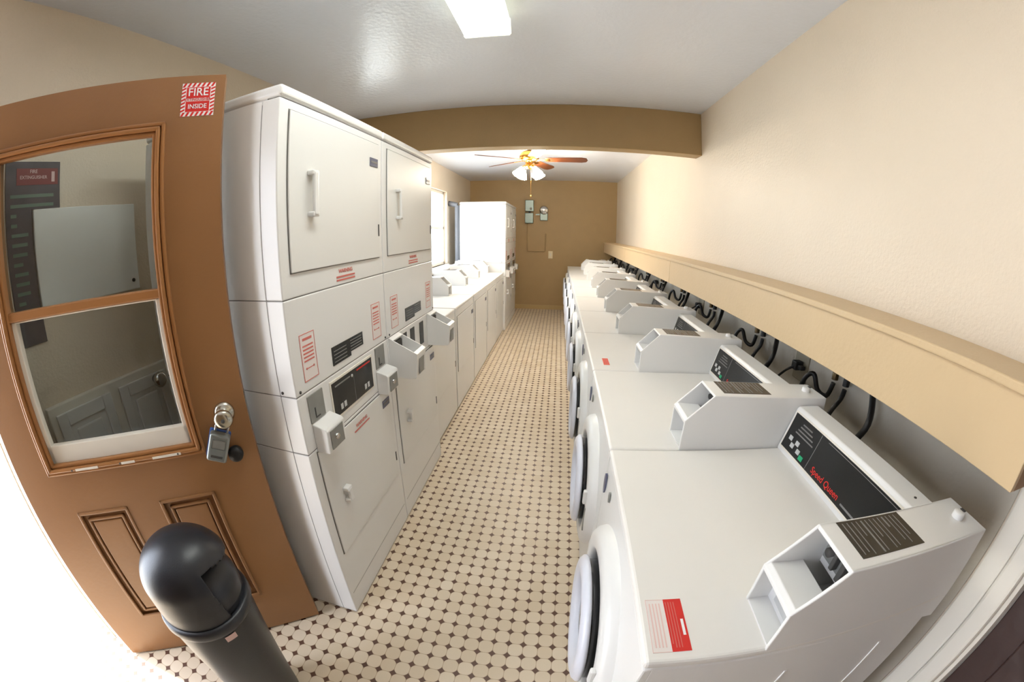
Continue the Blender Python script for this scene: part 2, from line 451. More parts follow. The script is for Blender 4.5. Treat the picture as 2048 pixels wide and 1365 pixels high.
m = MB(); m.lathe([(0, 0), (.024, 0), (.026, .01), (.024, .024), (.015, .028), (0, .029)], 28, mx=Matrix.Translation((.064, -.002, -.004)) @ Matrix.Rotation(pi/2, 4, 'X')); cap = m.build('dial_cover', M_BLK2, lb, True)
cap['label'] = 'round black rubber dial cover'
m = MB(); m.tube([(.030, -.024, .02), (.046, -.02, .008), (.056, -.016, .0)], .004, 8); m.build('tether', M_BLK2, lb)

# things on the left wall, seen through the door's glass
bd = MB(); bd.box(XL, XL+.022, .492, .967, 1.39, 1.755, .004)
nb = tag(bd.build('notice_board', M_CREAMB), 'blank cream panel on the left wall seen through the upper glass of the brown door', 'panel')
m = MB(); m.cyl((XL+.022, .935, 1.43), (XL+.026, .935, 1.43), .008, 14); m.build('screw', M_SEAM, nb)
m = MB(); m.box(XL, XL+.008, .38, .612, 1.757, 1.93, .001); m.box(XL, XL+.008, .38, .490, 1.28, 1.76, .001)
ps = tag(m.build('notice_poster', M_POSTER), 'dark printed notice with a red heading beside the cream panel behind the door glass', 'poster')
m = MB(); m.box(XL+.008, XL+.0095, .425, .602, 1.845, 1.905); hd = m.build('red_heading', mat('faded_sign_red', (134, 62, 58), .5), ps)
m = MB(); TXM = Matrix(((0, 0, 1, 0), (1, 0, 0, 0), (0, 1, 0, 0), (0, 0, 0, 1)))
m.text('EXTINGUISHER', .017, Matrix.Translation((XL+.010, .497, 1.872)) @ TXM); m.text('FIRE', .018, Matrix.Translation((XL+.010, .497, 1.893)) @ TXM)
m.box(XL+.0095, XL+.0105, .574, .588, 1.855, 1.893, .0004); m.build('lettering', M_PINKP, hd)
m = MB()
random.seed(2)
for i in range(13):
    zz = 1.80-i*.034; m.box(XL+.008, XL+.009, .40, (.45+random.random()*.14) if zz > 1.76 else .42+random.random()*.06, zz, zz+.012)
m.build('print_lines', mat('green_grey_print', (112, 130, 116), .5), ps)
cb = empty('wall_cabinet', 'white panelled cabinet standing in for a reflection in the lower glass of the door', 'cabinet', (XL, .40, 0))  # solid cabinet added in place of a reflection in the glass
m = MB(); m.box(0, .03, 0, .64, 0, 1.044, .004); m.build('carcass', M_TRIMW, cb)
for a in (.03, .345):
    m = MB()
    for q in ((a+.045, a+.225, .955, 1.01), (a+.045, a+.225, .1, .155), (a, a+.045, .1, 1.01), (a+.225, a+.27, .1, 1.01)):
        m.box(.030, .044, q[0], q[1], q[2], q[3], .003)
    m.box(.0305, .034, a+.02, a+.25, .12, .99); m.box(.030, .040, a+.07, a+.20, .18, .93, .006); m.build('door', M_WHITE2, cb)
m = MB(); m.lathe([(0, 0), (.02, 0), (.012, .012), (.018, .02), (.034, .034), (.036, .048), (.026, .060), (0, .064)], 12, mx=Matrix.Translation((.044, .545, .985)) @ Matrix.Rotation(pi/2, 4, 'Y')); m.build('glass_knob', M_CHROME, cb)

# ------------------------------------------------------------------ trash can
CANX, CANY = -.90, .375
tc_ = empty('trash_can', 'black plastic dome-top trash can standing before the brown door', 'trash can', (CANX, CANY, 0))
m = MB(); m.lathe([(0, .0), (.104, 0), (.110, .02), (.139, .590), (.139, .600)], 56); m.build('bin_body', M_CAN, tc_, True)
m = MB(); m.lathe([(.128, .580), (.143, .583), (.147, .595), (.146, .612), (.141, .622), (.126, .618)], 56); m.build('rim', M_CAN, tc_, True)
# hood: bullet dome, its lower right side cut away; the swing flap sits inside it
latd = Vector((.376, .927, 0)).normalized()   # camera-right direction, level
def capsule(r, zb, zc, zt, k=36):
    pr = [(r*(.985+.015*min(1, i/10)), zb+(zc-zb)*i/24) for i in range(25)]
    for i in range(1, k+1): pr.append((max(r*cos(pi/2*i/k), 0), zc+(zt-zc)*sin(pi/2*i/k)))
    pr[-1] = (0, zt); return pr
def keep(c):
    l = c.dot(latd)
    return l < .022+.12*max(0, .74-c.z) or c.z > .790-.3*max(0, l-.05)
m = MB(); m.lathe(capsule(.138, .618, .733, .856), 260, keep=keep); hood = m.build('dome_lid', M_CAN, tc_, True)
so = hood.modifiers.new('t', 'SOLIDIFY'); so.thickness = .006; so.offset = -1
m = MB(); m.lathe(capsule(.122, .618, .668, .772), 64, mx=Matrix.Translation(latd*.012)); m.build('swing_flap', M_CAN, tc_, True)
m = MB(); a = math.atan2(-CANY-.02, -CANX-.0)
m.lathe([(.1382, .550), (.1402, .574)], 8, a0=a-.10, a1=a+.16); m.build('sticker', M_PINKP, tc_)

# ------------------------------------------------------------------ shared machine pieces (local x = depth from the front, y = along the front, z up)
def seam_box(mb, *a): mb.box(*a)
def mk_console(root, y0=.126, y1=.681, lettering=True):
    m = MB(); m.prism([(.568, .912), (.568, .922), (.604, 1.052), (.612, 1.060), (.688, 1.060), (.692, 1.055), (.692, .912)], y0, y1, 'y', .003)
    c = m.build('control_console', M_WHITE, root)
    sl = math.atan2(1.052-.922, .604-.568); u = Vector((cos(sl), 0, sin(sl))); nrm = Vector((-sin(sl), 0, cos(sl)))
    def P(t, yy, d=0): return Vector((.568, yy, .922))+u*t+nrm*d
    def quad(mb, t0, t1, ya, yb, d, th=.001):
        mx = Matrix(((u.x, 0, nrm.x, .568), (0, 1, 0, 0), (u.z, 0, nrm.z, .922), (0, 0, 0, 1)))
        mb.box(t0, t1, ya, yb, d, d+th, mx=mx)
    # raised white frame round the panel, then the black panel
    m = MB(); quad(m, .006, .132, y0+.008, y1-.008, 0, .002); m.build('panel_frame', M_TRIMW, c)
    m = MB(); quad(m, .012, .127, y0+.016, y1-.014, .002, .001); p = m.build('control_panel', M_BLACK, c)
    m = MB(); quad(m, .014, .125, y1-.165, y1-.163, .003, .0005); quad(m, .120, .1215, y0+.02, y1-.2, .003, .0005)
    for i in range(4): quad(m, .075+.011*i, .079+.011*i, y1-.15+.01*i, y1-.05-.006*i, .003, .0004)
    m.build('printed_lines', M_PRINTG, p)
    for (t, yy) in ((.052, y1-.045), (.036, y1-.066), (.052, y1-.085), (.034, y1-.104)):
        m = MB(); quad(m, t-.007, t+.007, yy-.009, yy+.009, .003, .002); m.build('button', M_LGREY, p)
    m = MB(); quad(m, .019, .033, y1-.138, y1-.118, .003, .002); g = m.build('start_button', M_GREEN, p)
    mx = Matrix(((0, u.x, nrm.x, 0), (-1, 0, 0, 0), (0, u.z, nrm.z, 0), (0, 0, 0, 1)))
    if lettering:
        m = MB(); q = P(.030, y1-.262, .0035); m.text('Speed Queen', .026, Matrix.Translation(q) @ mx)
        m.build('brand_lettering', M_RED, p)
        m = MB(); q = P(.028, y1-.40, .0035)
        quad(m, .022, .027, y1-.44, y1-.35, .003, .0004); m.build('grey_lettering', M_PRINTG, p)
    # two screws on top
    m = MB(); m.cyl((.65, y0+.05, 1.0595), (.65, y0+.05, 1.0615), .004, 10); m.build('screw', M_SEAM, c)
    return c
def mk_coin_box(root):
    y0, y1 = .002, .125
    prof = [(.216, .912), (.216, 1.011), (.300, 1.094), (.722, 1.082), (.738, .90), (.738, .830), (.70, .830), (.68, .912)]
    m = MB(); t = .007
    # near cheek hangs down over the cabinet's side a little; far cheek stops at the top
    m.prism([(.216, .906), (.216, 1.011), (.300, 1.094), (.722, 1.082), (.737, .90), (.737, .826), (.60, .860)], y0, y0+t, 'y', .002)
    m.prism([(.216, .914), (.216, 1.011), (.300, 1.094), (.722, 1.082), (.722, .914)], y1-t, y1, 'y', .002)
    # cross members: top plate, knees, back
    m.prism([(.296, 1.0885), (.300, 1.094), (.722, 1.082), (.722, 1.072), (.306, 1.083)], y0+.0015, y1-.0015, 'y', .0015)
    m.prism([(.216, 1.011), (.216, 1.002), (.30, 1.002), (.30, 1.013), (.226, 1.019)], y0+.0015, y1-.0015, 'y', .0015)
    m.prism([(.714, .914), (.714, 1.080), (.722, 1.081), (.728, .914)], y0+.0015, y1-.0015, 'y')
    m.prism([(.345, 1.002), (.345, 1.088), (.365, 1.088), (.365, 1.002)], y0+t, y1-t, 'y')
    m.prism([(.262, .914), (.262, 1.004), (.28, 1.004), (.28, .914)], y0+t, y1-t, 'y')
    m.box(.218, .70, y0+t, y1-t, .9135, .918)
    cb_ = m.build('coin_box', M_WHITE, root)
    # coin slide in the upper recess
    m = MB(); m.box(.337, .345, y0+.02, y1-.012, 1.022, 1.080, .002); pl = m.build('coin_slide', M_GREY, cb_)
    m = MB(); m.box(.322, .338, y0+.035, y0+.047, 1.026, 1.074, .002); m.box(.322, .338, y0+.062, y0+.072, 1.03, 1.078, .002)
    m.cyl((.338, y0+.085, 1.055), (.318, y0+.085, 1.055), .009, 14); m.build('coin_slots', M_SEAM, pl)
    m = MB(); m.box(.257, .262, y0+.02, y1-.03, .935, .990, .001); m.build('access_door', M_LGREY, cb_)
    # instruction label on top
    def topz(x): return 1.094-(x-.300)*(.012/.422)
    a0, a1 = .338, .508
    mx = Matrix.Translation((0, 0, 0))
    m = MB(); m.prism([(a0, topz(a0)), (a1, topz(a1)), (a1, topz(a1)+.0008), (a0, topz(a0)+.0008)], y0+.022, y0+.118, 'y'); lbp = m.build('instruction_label', M_BLACK, cb_)
    m = MB()
    for i in range(13):
        x = a0+.010+i*.0118; e = (.082, .078, .085, .04, .086, .084, .05, .083, .08, .03, .07, .08, .06)[i]
        if i in (4, 9): w_ = .004
        else: w_ = .0022
        m.prism([(x, topz(x)+.0008), (x+w_, topz(x)+.0008), (x+w_, topz(x)+.0011), (x, topz(x)+.0011)], y0+.112-e, y0+.112, 'y')
    m.build('small_print', M_PRINTG, lbp)
    # lock barrel
    m = MB(); m.lathe([(.015, 0), (.0145, .012), (.011, .014), (0, .014)], 24, c=(.672, .062, 1.083)); lk = m.build('lock_barrel', M_WHITE, cb_, True)
    m = MB(); m.box(.680, .689, .056, .069, 1.0965, 1.098); m.build('keyhole', M_SEAM, lk)
    return cb_

def mk_body(root, top_mat):
    m = MB(); m.box(.012, .700, .003, .680, .012, .893, .006); b = m.build('cabinet', M_WHITE, root)
    m = MB(); m.box(-.002, .704, .0015, .6815, .893, .914, .008, 3); m.build('top_panel', top_mat, root)
    # pressed ribs of the near side
    m = MB()
    for x in (.316, .575): m.box(x-.004, x+.004, .0005, .004, .12, .80, .0015)
    m.build('side_rib', M_WHITE, b)
    for (x, y) in ((.06, .06), (.06, .62), (.64, .06), (.64, .62)):
        m = MB(); m.cyl((x, y, 0), (x, y, .014), .022, 16); m.build('levelling_foot', M_BLK2, root)

# washer
wa = empty('washing_machine', '', 'washing machine', (0, 0, 0))
mk_body(wa, M_TOPW)
m = MB(); m.prism([(.012, .02), (-.002, .10), (-.004, .76), (.002, .885), (.02, .893), (.03, .02)], .003, .680, 'y', .004); fp = m.build('front_panel', M_WHITE2, wa)
DC = (.340, .555)   # door centre (y, z)
mxd = Matrix.Translation((-.003, DC[0], DC[1])) @ Matrix.Rotation(-pi/2, 4, 'Y')
m = MB(); m.lathe([(.274, -.004), (.268, .018), (.256, .031), (.240, .035), (.210, .035), (.203, .031), (.199, .015), (.199, .003)], 72, mx=mxd); m.build('door_surround', M_WHITE2, fp, True)
m = MB(); m.lathe([(.200, .0035), (.160, .0035)], 64, mx=mxd); m.build('groove', M_SEAM, fp, True)
m = MB(); m.lathe([(.176, .048), (.183, .050), (.183, .058), (.174, .068), (.158, .073), (.138, .070), (.128, .058), (.124, .040)], 72, mx=mxd); dd = m.build('door', M_BEZEL, wa, True)
m = MB(); m.lathe([(.172, .004), (.172, .049)], 64, mx=mxd); m.build('dark_collar', M_DARKGL, dd, True)
m = MB(); m.lathe([(.126, .046), (.118, .040), (.112, .040)], 64, mx=mxd); m.build('gasket', M_GASKET, dd, True)
m = MB(); m.lathe([(.116, .041), (.09, .050), (.05, .056), (0, .058)], 56, mx=mxd); m.build('door_glass', M_DARKGL, dd, True)
m = MB(); m.box(-.050, -.034, .110, .128, .600, .660, .005); m.build('handle', M_WHITE2, fp)
m = MB(); m.box(-.040, -.034, .098, .118, .480, .592, .002); m.build('dark_handle_strip', M_GREY, fp)
m = MB(); m.prism([(.655+.014*cos(2*pi*i/20), .806+.036*sin(2*pi*i/20)) for i in range(20)], -.0075, -.002, 'x'); m.build('badge', M_BADGE, fp)
m = MB(); m.prism([(.560+.008*cos(2*pi*i/16), .826+.018*sin(2*pi*i/16)) for i in range(16)], -.0065, -.002, 'x'); m.build('indicator', M_GREY, fp)
m = MB(); m.box(.004, .012, .02, .66, .09, .094); m.build('kick_seam', M_SEAM, fp)
mk_console(wa); mk_coin_box(wa)

Y0 = .3153
ordw = ['nearest', 'second', 'third', 'fourth', 'fifth', 'sixth', 'seventh', 'eighth', 'ninth', 'farthest']
washers = []
for i in range(10):
    o = wa if i == 0 else copy_tree(wa)
    o.location = (.1841, Y0+i*W, 0); o['group'] = 'washing machines in the right-hand row'
    washers.append(o)
lab = ['white front-loading washer nearest the camera with red and white sticker on its top',
       'second washer of the right row with bare top directly behind the nearest one',
       'third washer of the right row, with a small orange-red sticker on its top',
       'fourth washer of the right row just beyond the one with the small red sticker',
       'fifth washer of the right row counted from the near end',
       'sixth washer of the right row counted from the near end',
       'seventh washer of the right row, fourth from the far wall',
       'eighth washer of the right row, third from the far wall',
       'ninth washer of the right row, one before the last by the far wall',
       'last washer of the right row standing closest to the tan far wall']
for o, l in zip(washers, lab): o['label'] = l
# sticker on the nearest washer (only there)
m = MB(); m.box(.014, .082, .022, .137, .914, .9146); sk = m.build('warning_sticker', M_PAPER, wa)
sk['label'] = 'red and white warning sticker'
m = MB(); m.box(.048, .082, .022, .137, .9146, .9150); rf = m.build('red_half', M_RED, sk)
m = MB(); m.box(.073, .078, .055, .090, .9150, .9153); m.build('heading', M_PRINT, rf)
m = MB()
for i in range(4): m.box(.051+i*.005, .0525+i*.005, .03+.008*(i == 0), .130, .9150, .9152)
m.build('small_print', M_REDP, rf)
m = MB()
for q in ((.014, .0152, .022, .137), (.014, .048, .022, .0232), (.014, .048, .1358, .137)): m.box(q[0], q[1], q[2], q[3], .9146, .9149)
for i in range(4): m.box(.020+i*.006, .0225+i*.006, .032, .128, .9146, .9148)
m.build('pink_print', M_PINKP, sk)
m = MB(); m.box(.058, .088, .075, .175, .914, .9145); s3 = m.build('warning_sticker', mat('orange_red_sticker', (224, 104, 84), .5), washers[2]); s3['label'] = 'small orange-red sticker'
m = MB()
for i in range(3): m.box(.064+i*.008, .067+i*.008, .09, .16, .9145, .9148)
m.build('small_print', M_RED, s3)

# ------------------------------------------------------------------ dryer door, used by single and stacked dryers
def mk_dryer_door(root, z0, z1, hinge_z, badge_z, handle=True, seam_top=True):
    """front at x=0; y measured from the machine's right edge (seen from the front) -> far = small y"""
    a, b = .683-.645, .683-.048
    m = MB()   # dark shadow gap round the door
    g = .003
    m.box(-.0015, .002, a-g, b+g, z0-g, z1+g, .0); m.build('door_gap', mat('gap_grey', (112, 108, 104), .7), root)
    m = MB(); m.box(-.0065, -.001, a, b, z0, z1, .0025, 2); d = m.build('door', M_WHITE2, root)
    hy = .683-.155; hz = hinge_z+.02 if not handle else (z0+z1)/2
    if handle:
        m = MB()
        hz0, hz1 = handle
        m.box(-.034, -.022, hy-.012, hy+.012, hz0, hz1, .005, 3)
        m.box(-.032, -.006, hy-.017, hy+.017, hz0-.004, hz0+.012, .004); m.box(-.032, -.006, hy-.017, hy+.017, hz1-.012, hz1+.004, .004)
        m.build('handle', M_WHITE, d)
    m = MB(); m.box(-.009, -.006, a+.004, a+.012, hinge_z-.025, hinge_z+.025, .001); m.build('hinge', M_SEAM, d)
    m = MB(); m.box(-.0095, -.007, a+.015, a+.085, badge_z-.018, badge_z+.018, .001); bd_ = m.build('badge', M_BADGE, d)
    m = MB(); m.box(-.0105, -.0093, a+.022, a+.078, badge_z-.003, badge_z+.005); m.build('badge_letters', M_PRINTG, bd_)
    return d
def red_lines(root, yc, zc, w_=.12, n=2, name='red_lettering'):
    m = MB()
    TX = Matrix(((0, 0, -1, 0), (-1, 0, 0, 0), (0, 1, 0, 0), (0, 0, 0, 1)))
    m.text('WARNING', .020, Matrix.Translation((-.0012 if root.name[:3] != 'doo' else -.0082, yc, zc+.012)) @ TX)
    x = -.0012 if root.name[:3] != 'doo' else -.0082
    for i in range(n-1): m.box(x-.0004, x+.0004, yc-w_/2, yc+w_/2, zc-.010-i*.012, zc-.004-i*.012)
    m.build(name, M_REDP, root)

# single dryers of the left row
sd = empty('dryer', '', 'dryer')
mk_body(sd, M_TOPW)
m = MB(); m.box(0, .014, .003, .680, .02, .893, .004); fp = m.build('front_panel', M_WHITE2, sd)
mk_dryer_door(sd, .35, .832, .46, .768, handle=None)
mk_console(sd); mk_coin_box(sd)
lab = ['white single dryer of the left row right behind the second dryer stack',
       'second single dryer of the left row beyond the near stacks',
       'third and middle single dryer of the left row beside the bright window',
       'fourth single dryer of the left row, one before the far stack',
       'fifth single dryer of the left row, touching the far dryer stack']
for i in range(5):
    o = sd if i == 0 else copy_tree(sd)
    o.location = (-.812, 2.25+.70*(i+1)-.008, 0); o.rotation_euler = (0, 0, pi)
    o['label'] = lab[i]; o['group'] = 'single dryers in the left-hand row'

# stacked dryers
def mk_stack(chutes):
    r = empty('stacked_dryer', '', 'dryer')
    SD = .705
    # cabinets, each with a front frame and a side sheet
    for (a, b, nm) in ((1.3565, 1.942, 'upper_cabinet'), (1.056, 1.3540, 'middle_cabinet'), (.851, 1.0535, 'control_band'), (.006, .8485, 'lower_cabinet')):
        m = MB(); m.box(0, .0665, .002, .681, a, b, .004, 3); m.box(.068, SD, .003, .680, a, b, .002)
        m.box(.05, SD-.02, .006, .677, a-.004, b+.004)
        m.build(nm, M_WHITE, r)
    m = MB(); m.box(.003, SD-.003, .004, .679, .004, 1.93); m.build('inner_seam', mat('seam_grey', (128, 126, 124), .7), r)
    m = MB(); m.box(-.006, SD+.002, .0, .683, 1.946, 1.984, .012, 4); m.build('top_cap', M_WHITE, r)
    d1 = mk_dryer_door(r, 1.430, 1.912, 1.545, 1.828, handle=(1.598, 1.735))
    d2 = mk_dryer_door(r, .352, .836, .46, .778, handle=(.56, .62))
    red_lines(r, .683-.365, 1.392, .13, 3)
    red_lines(d2, .683-.36, .79, .13, 2)
    # outlined warning stickers
    for yc in (.683-.095, .683-.585):
        m = MB(); m.box(-.001, .001, yc-.040, yc+.040, 1.088, 1.240); s_ = m.build('warning_sticker', M_PAPER, r)
        m = MB(); x0, x1 = -.0016, -.0009
        for q in ((yc-.040, yc+.040, 1.088, 1.0905), (yc-.040, yc+.040, 1.2375, 1.240), (yc-.040, yc-.0375, 1.088, 1.240), (yc+.0375, yc+.040, 1.088, 1.240), (yc-.025, yc+.025, 1.218, 1.226)):
            m.box(x0, x1, *q)
        m.cyl((x1, yc-.02, 1.128), (x0, yc-.02, 1.128), .004, 10); m.cyl((x1, yc+.02, 1.128), (x0, yc+.02, 1.128), .004, 10)
        m.box(x0, x1, yc-.02, yc+.02, 1.126, 1.129)
        for i in range(5): m.box(x0, x1, yc-.028, yc+.028, 1.15+i*.012, 1.155+i*.012)
        m.build('red_print', M_REDP, s_)
    # black instruction plate with a notch
    ya, yb = .683-.456, .683-.226
    m = MB(); m.prism([(yb, 1.083), (yb, 1.150), (ya, 1.150), (ya, 1.098), (yb-.13, 1.098), (yb-.13, 1.083)], -.0018, .001, 'x'); pl = m.build('instruction_plate', M_BLACK, r)
    m = MB()
    for i in range(4): m.box(-.0022, -.0017, ya+.012, ya+.10, 1.105+i*.011, 1.108+i*.011); m.box(-.0022, -.0017, yb-.10, yb-.012, 1.092+i*.013, 1.095+i*.013)
    m.build('small_print', M_PRINTG, pl)
    if not chutes:
        ya, yb = .683-.505, .683-.192
        m = MB(); m.box(-.003, .001, ya-.008, yb+.008, .888, 1.036, .001); m.build('panel_frame', M_TRIMW, r)
        m = MB(); m.box(-.0045, -.001, ya, yb, .897, 1.027, .001); pn = m.build('control_panel', M_BLACK, r)
        for yy in (yb-.05, yb-.075, ya+.045, ya+.07):
            m = MB(); m.box(-.0055, -.004, yy-.008, yy+.008, .912, .934); m.build('button', M_LGREY, pn)
        m = MB(); m.cyl((-.004, (ya+yb)/2+.012, 1.008), (-.0065, (ya+yb)/2+.012, 1.008), .006, 12)
        m.build('lamp', M_LGREY, pn)
        m = MB(); m.box(-.0052, -.004, ya+.015, ya+.13, 1.012, 1.018); m.build('red_lettering', M_RED, pn)
        m = MB(); m.box(-.0052, -.004, yb-.13, yb-.02, 1.008, 1.013); m.box(-.0052, -.004, (ya+yb)/2-.0008, (ya+yb)/2+.0008, .9, 1.0)
        m.build('white_lettering', M_PRINTG, pn)
        for (yc, dz) in ((.683-.093, 0), (.683-.592, .008)):
            m = MB(); m.box(-.004, .001, yc-.044, yc+.044, .945+dz, 1.040+dz, .001); cp = m.build('coin_plate', M_GREY, r)
            m = MB(); m.box(-.006, -.003, yc+.012, yc+.016, .955+dz, .992+dz); m.box(-.006, -.003, yc-.01, yc+.014, .955+dz, .959+dz); m.build('coin_slot', M_SEAM, cp)
        for (yc, dz) in ((.683-.108, 0), (.683-.60, .004)):
            m = MB(); m.prism([(.0, .836+dz), (-.052, .836+dz), (-.056, .920+dz), (-.050, .928+dz), (.0, .942+dz)], yc-.056, yc+.056, 'y', .003)
            bx = m.build('coin_drawer', M_WHITE, r)
            m = MB(); m.box(-.0585, -.054, yc-.040, yc+.040, .846+dz, .916+dz, .001); fpx = m.build('drawer_front', M_GREY, bx)
            m = MB(); m.cyl((-.058, yc+.008, .885+dz), (-.066, yc+.008, .885+dz), .010, 16); m.build('lock', M_CHROME, fpx)
    else:
        for yc in (.683-.070, .683-.612):
            m = MB(); t = .006; w_ = .060
            out = [(.0, .862), (.0, 1.055), (-.140, .985), (-.132, .872), (-.10, .862)]
            for ys_ in ((yc-w_, yc-w_+t), (yc+w_-t, yc+w_)): m.prism(out, ys_[0], ys_[1], 'y', .0015)
            m.prism([(-.128, .872), (-.140, .985), (-.122, .994), (-.118, .872)], yc-w_+.001, yc+w_-.001, 'y', .001)
            m.prism([(.0, 1.055), (-.022, 1.044), (-.018, 1.034), (.0, 1.04)], yc-w_+.001, yc+w_-.001, 'y', .001)
            m.box(-.125, -.002, yc-w_+.002, yc+w_-.002, .864, .872); m.box(-.12, -.01, yc-w_+t, yc+w_-t, .95, .956)
            bx = m.build('coin_chute', M_WHITE, r)
            m = MB(); m.box(-.022, -.012, yc-w_+.012, yc+w_-.012, .965, 1.025); m.build('coin_slot', M_SEAM, bx)
            m = MB(); m.prism([(-.1335, .880), (-.1375, .955), (-.1395, .955), (-.1355, .880)], yc-.03, yc+.03, 'y'); m.build('lock_plate', M_GREY, bx)
        for yc in (.683-.20, .683-.31, .683-.45):
            m = MB(); m.box(-.003, .001, yc-.03, yc+.03, .90, 1.03, .001); m.build('control_panel', M_BLACK, r)
    # levelling kick line and a small screw each side of the seam
    m = MB(); m.box(-.001, .001, .02, .66, .12, .123); m.build('kick_seam', mat('light_seam', (170, 168, 165), .6), r)
    for yy in (.02, .66):
        m = MB(); m.cyl((-.0005, yy, 1.068), (-.003, yy, 1.068), .005, 10); m.build('screw', M_SEAM, r)
    m = MB(); m.cyl((.055, .6805, 1.068), (.055, .683, 1.068), .005, 10); m.build('screw', M_SEAM, r)
    return r
sa = mk_stack(False); sa.location = (-.7535, .8667+W, 0); sa.rotation_euler = (0, 0, pi)
sa['label'] = 'white stacked dryer nearest the brown door, its side toward the camera'
sb = mk_stack(True); sb.location = (-.7535, .8667+2*W+.002, 0); sb.rotation_euler = (0, 0, pi)
sb['label'] = 'second white stacked dryer, the one with two large open coin chutes'
sc_ = copy_tree(sa); sc_.location = (-.785, 5.755+W, 0); sc_['label'] = 'white stacked dryer at the far end of the left row, nearer of the two'
sd_ = copy_tree(sa); sd_.location = (-.785, 5.765+2*W, 0); sd_['label'] = 'rearmost stacked dryer, beside the tan far wall'
for o in (sa, sb, sc_, sd_): o['group'] = 'stacked dryers along the left side'

# exhaust duct behind the far stack
m = MB(); pr = []
for i in range(48):
    z = 1.0+i*.02; pr += [(.040, z), (.045, z+.01)]
m.lathe(pr, 24, c=(-1.60, 6.03, 0)); m.cyl((-1.60, 6.03, .97), (-1.60, 6.03, 1.0), .05, 24); m.cyl((-1.60, 6.03, 1.955), (-1.745, 6.03, 1.99), .042, 24)
tag(m.build('exhaust_duct', mat('duct_grey', (112, 112, 116), .5, metal=.2), None, True), 'grey ribbed exhaust duct between the window and the far dryer stack', 'duct')

# ------------------------------------------------------------------ ledge on the right wall
ld = empty('ledge', 'tan boxed-in ledge running along the right wall above the washers', 'ledge', (0, 0, 0))
LY0, LX = .305, .897
m = MB(); m.box(LX-.010, XR-.001, LY0-.002, YF-.001, 1.350, 1.372, .005, 3); m.build('top_board', M_LEDGE, ld)
m = MB(); m.box(LX+.004, LX+.020, LY0, YF-.001, 1.335, 1.351, .004); m.build('cove_moulding', M_LEDGE, ld)
for (a, b) in ((LY0, 3.02), (3.024, 5.16), (5.164, YF-.001)):
    m = MB(); m.box(LX, LX+.018, a, b, 1.176, 1.350, .002); m.build('front_board', M_LEDGE, ld)
m = MB(); m.box(LX+.018, XR-.001, LY0, LY0+.018, 1.176, 1.350, .001); m.build('end_board', mat('ledge_end_brown', (142, 104, 66), .5, var=.1), ld)

# hoses, valves, outlets behind the washers
def pick(i): return ['nearest', 'second', 'third', 'fourth', 'fifth', 'sixth', 'seventh', 'eighth', 'ninth', 'tenth'][i]
random.seed(11)
for i in range(10):
    yb = Y0+i*W
    j = lambda a: a+random.uniform(-.04, .04)
    if i > 0 or True:
        m = MB(); y_ = yb+.76
        m.tube([(1.085, j(y_-.10), 1.20), (1.075, y_-.12, 1.13), (1.02, y_-.19, 1.04), (.985, y_-.16, .93), (.99, y_-.12, .78)], .012, 10)
        tag(m.build('drain_hose', M_HOSE), 'black hose curving down behind the %s washer from the near end' % pick(i), 'hose', 'hoses behind the washers')
        m = MB(); m.tube([(1.082, y_+.030, 1.066), (1.078, y_+.034, 1.03), (1.05, y_+.040, .98), (1.02, y_+.045, .90), (1.0, y_+.04, .80)], .010, 10)
        tag(m.build('fill_hose', M_HOSE), 'thinner black hose beside the valves behind the %s washer from the near end' % pick(i), 'hose', 'hoses behind the washers')
        m = MB(); m.tube([(1.082, y_+.102, 1.066), (1.070, y_+.112, 1.01), (1.045, y_+.145, 1.02), (1.03, y_+.175, 1.075), (1.01, y_+.205, 1.04), (1.0, y_+.215, .93), (.995, y_+.21, .80)], .010, 10)
        tag(m.build('supply_hose', M_HOSE), 'black hose looping up and over behind the %s washer from the near end' % pick(i), 'hose', 'hoses behind the washers')
        v = empty('water_valve', 'water valve pair under the ledge behind the %s washer from the near end' % pick(i), 'valve', (XR, y_+.03, 1.13), 0, 'water valves on the right wall')
        for dy in (0, .07):
            m = MB(); m.cyl((0, dy, 0), (-.05, dy, 0), .013, 12); m.cyl((-.045, dy, -.05), (-.045, dy, .02), .014, 12); m.build('valve_body', M_DBRASS if dy else M_BLK2, v)
            m = MB(); m.box(-.066, -.052, dy-.022, dy+.022, .005, .014, .003); m.cyl((-.045, dy, .02), (-.059, dy, .01), .005, 8); m.build('lever', M_CHROME if dy else M_BLK2, v)
    if i in (1, 3, 5, 7):
        y_ = yb+.46
        b_ = empty('outlet_box', 'outlet box with plugged black cord on the wall behind the %s washer' % pick(i), 'outlet', (XR, y_, 1.03), 0, 'outlets behind the washers')
        m = MB(); m.box(-.012, 0, -.055, .055, -.06, .06, .003); m.build('cover_plate', M_OUT, b_)
        m = MB(); m.box(-.055, -.012, -.02, .02, -.01, .03, .006); m.box(-.046, -.02, -.05, -.02, .0, .018, .004); m.build('plug', M_BLK2, b_)
        m = MB(); m.tube([(XR-.05, y_, 1.035), (XR-.08, y_+.03, 1.0), (XR-.09, y_+.09, .92), (XR-.10, y_+.10, .8)], .006, 8)
        tag(m.build('power_cord', M_HOSE), 'thin black power cord dropping behind the %s washer' % pick(i), 'cord', 'power cords behind the washers')
m = MB(); m.box(XR-.006, XR, .36, YF-.01, .1, 1.176); struct(m.build('trim_4', M_GREYW))

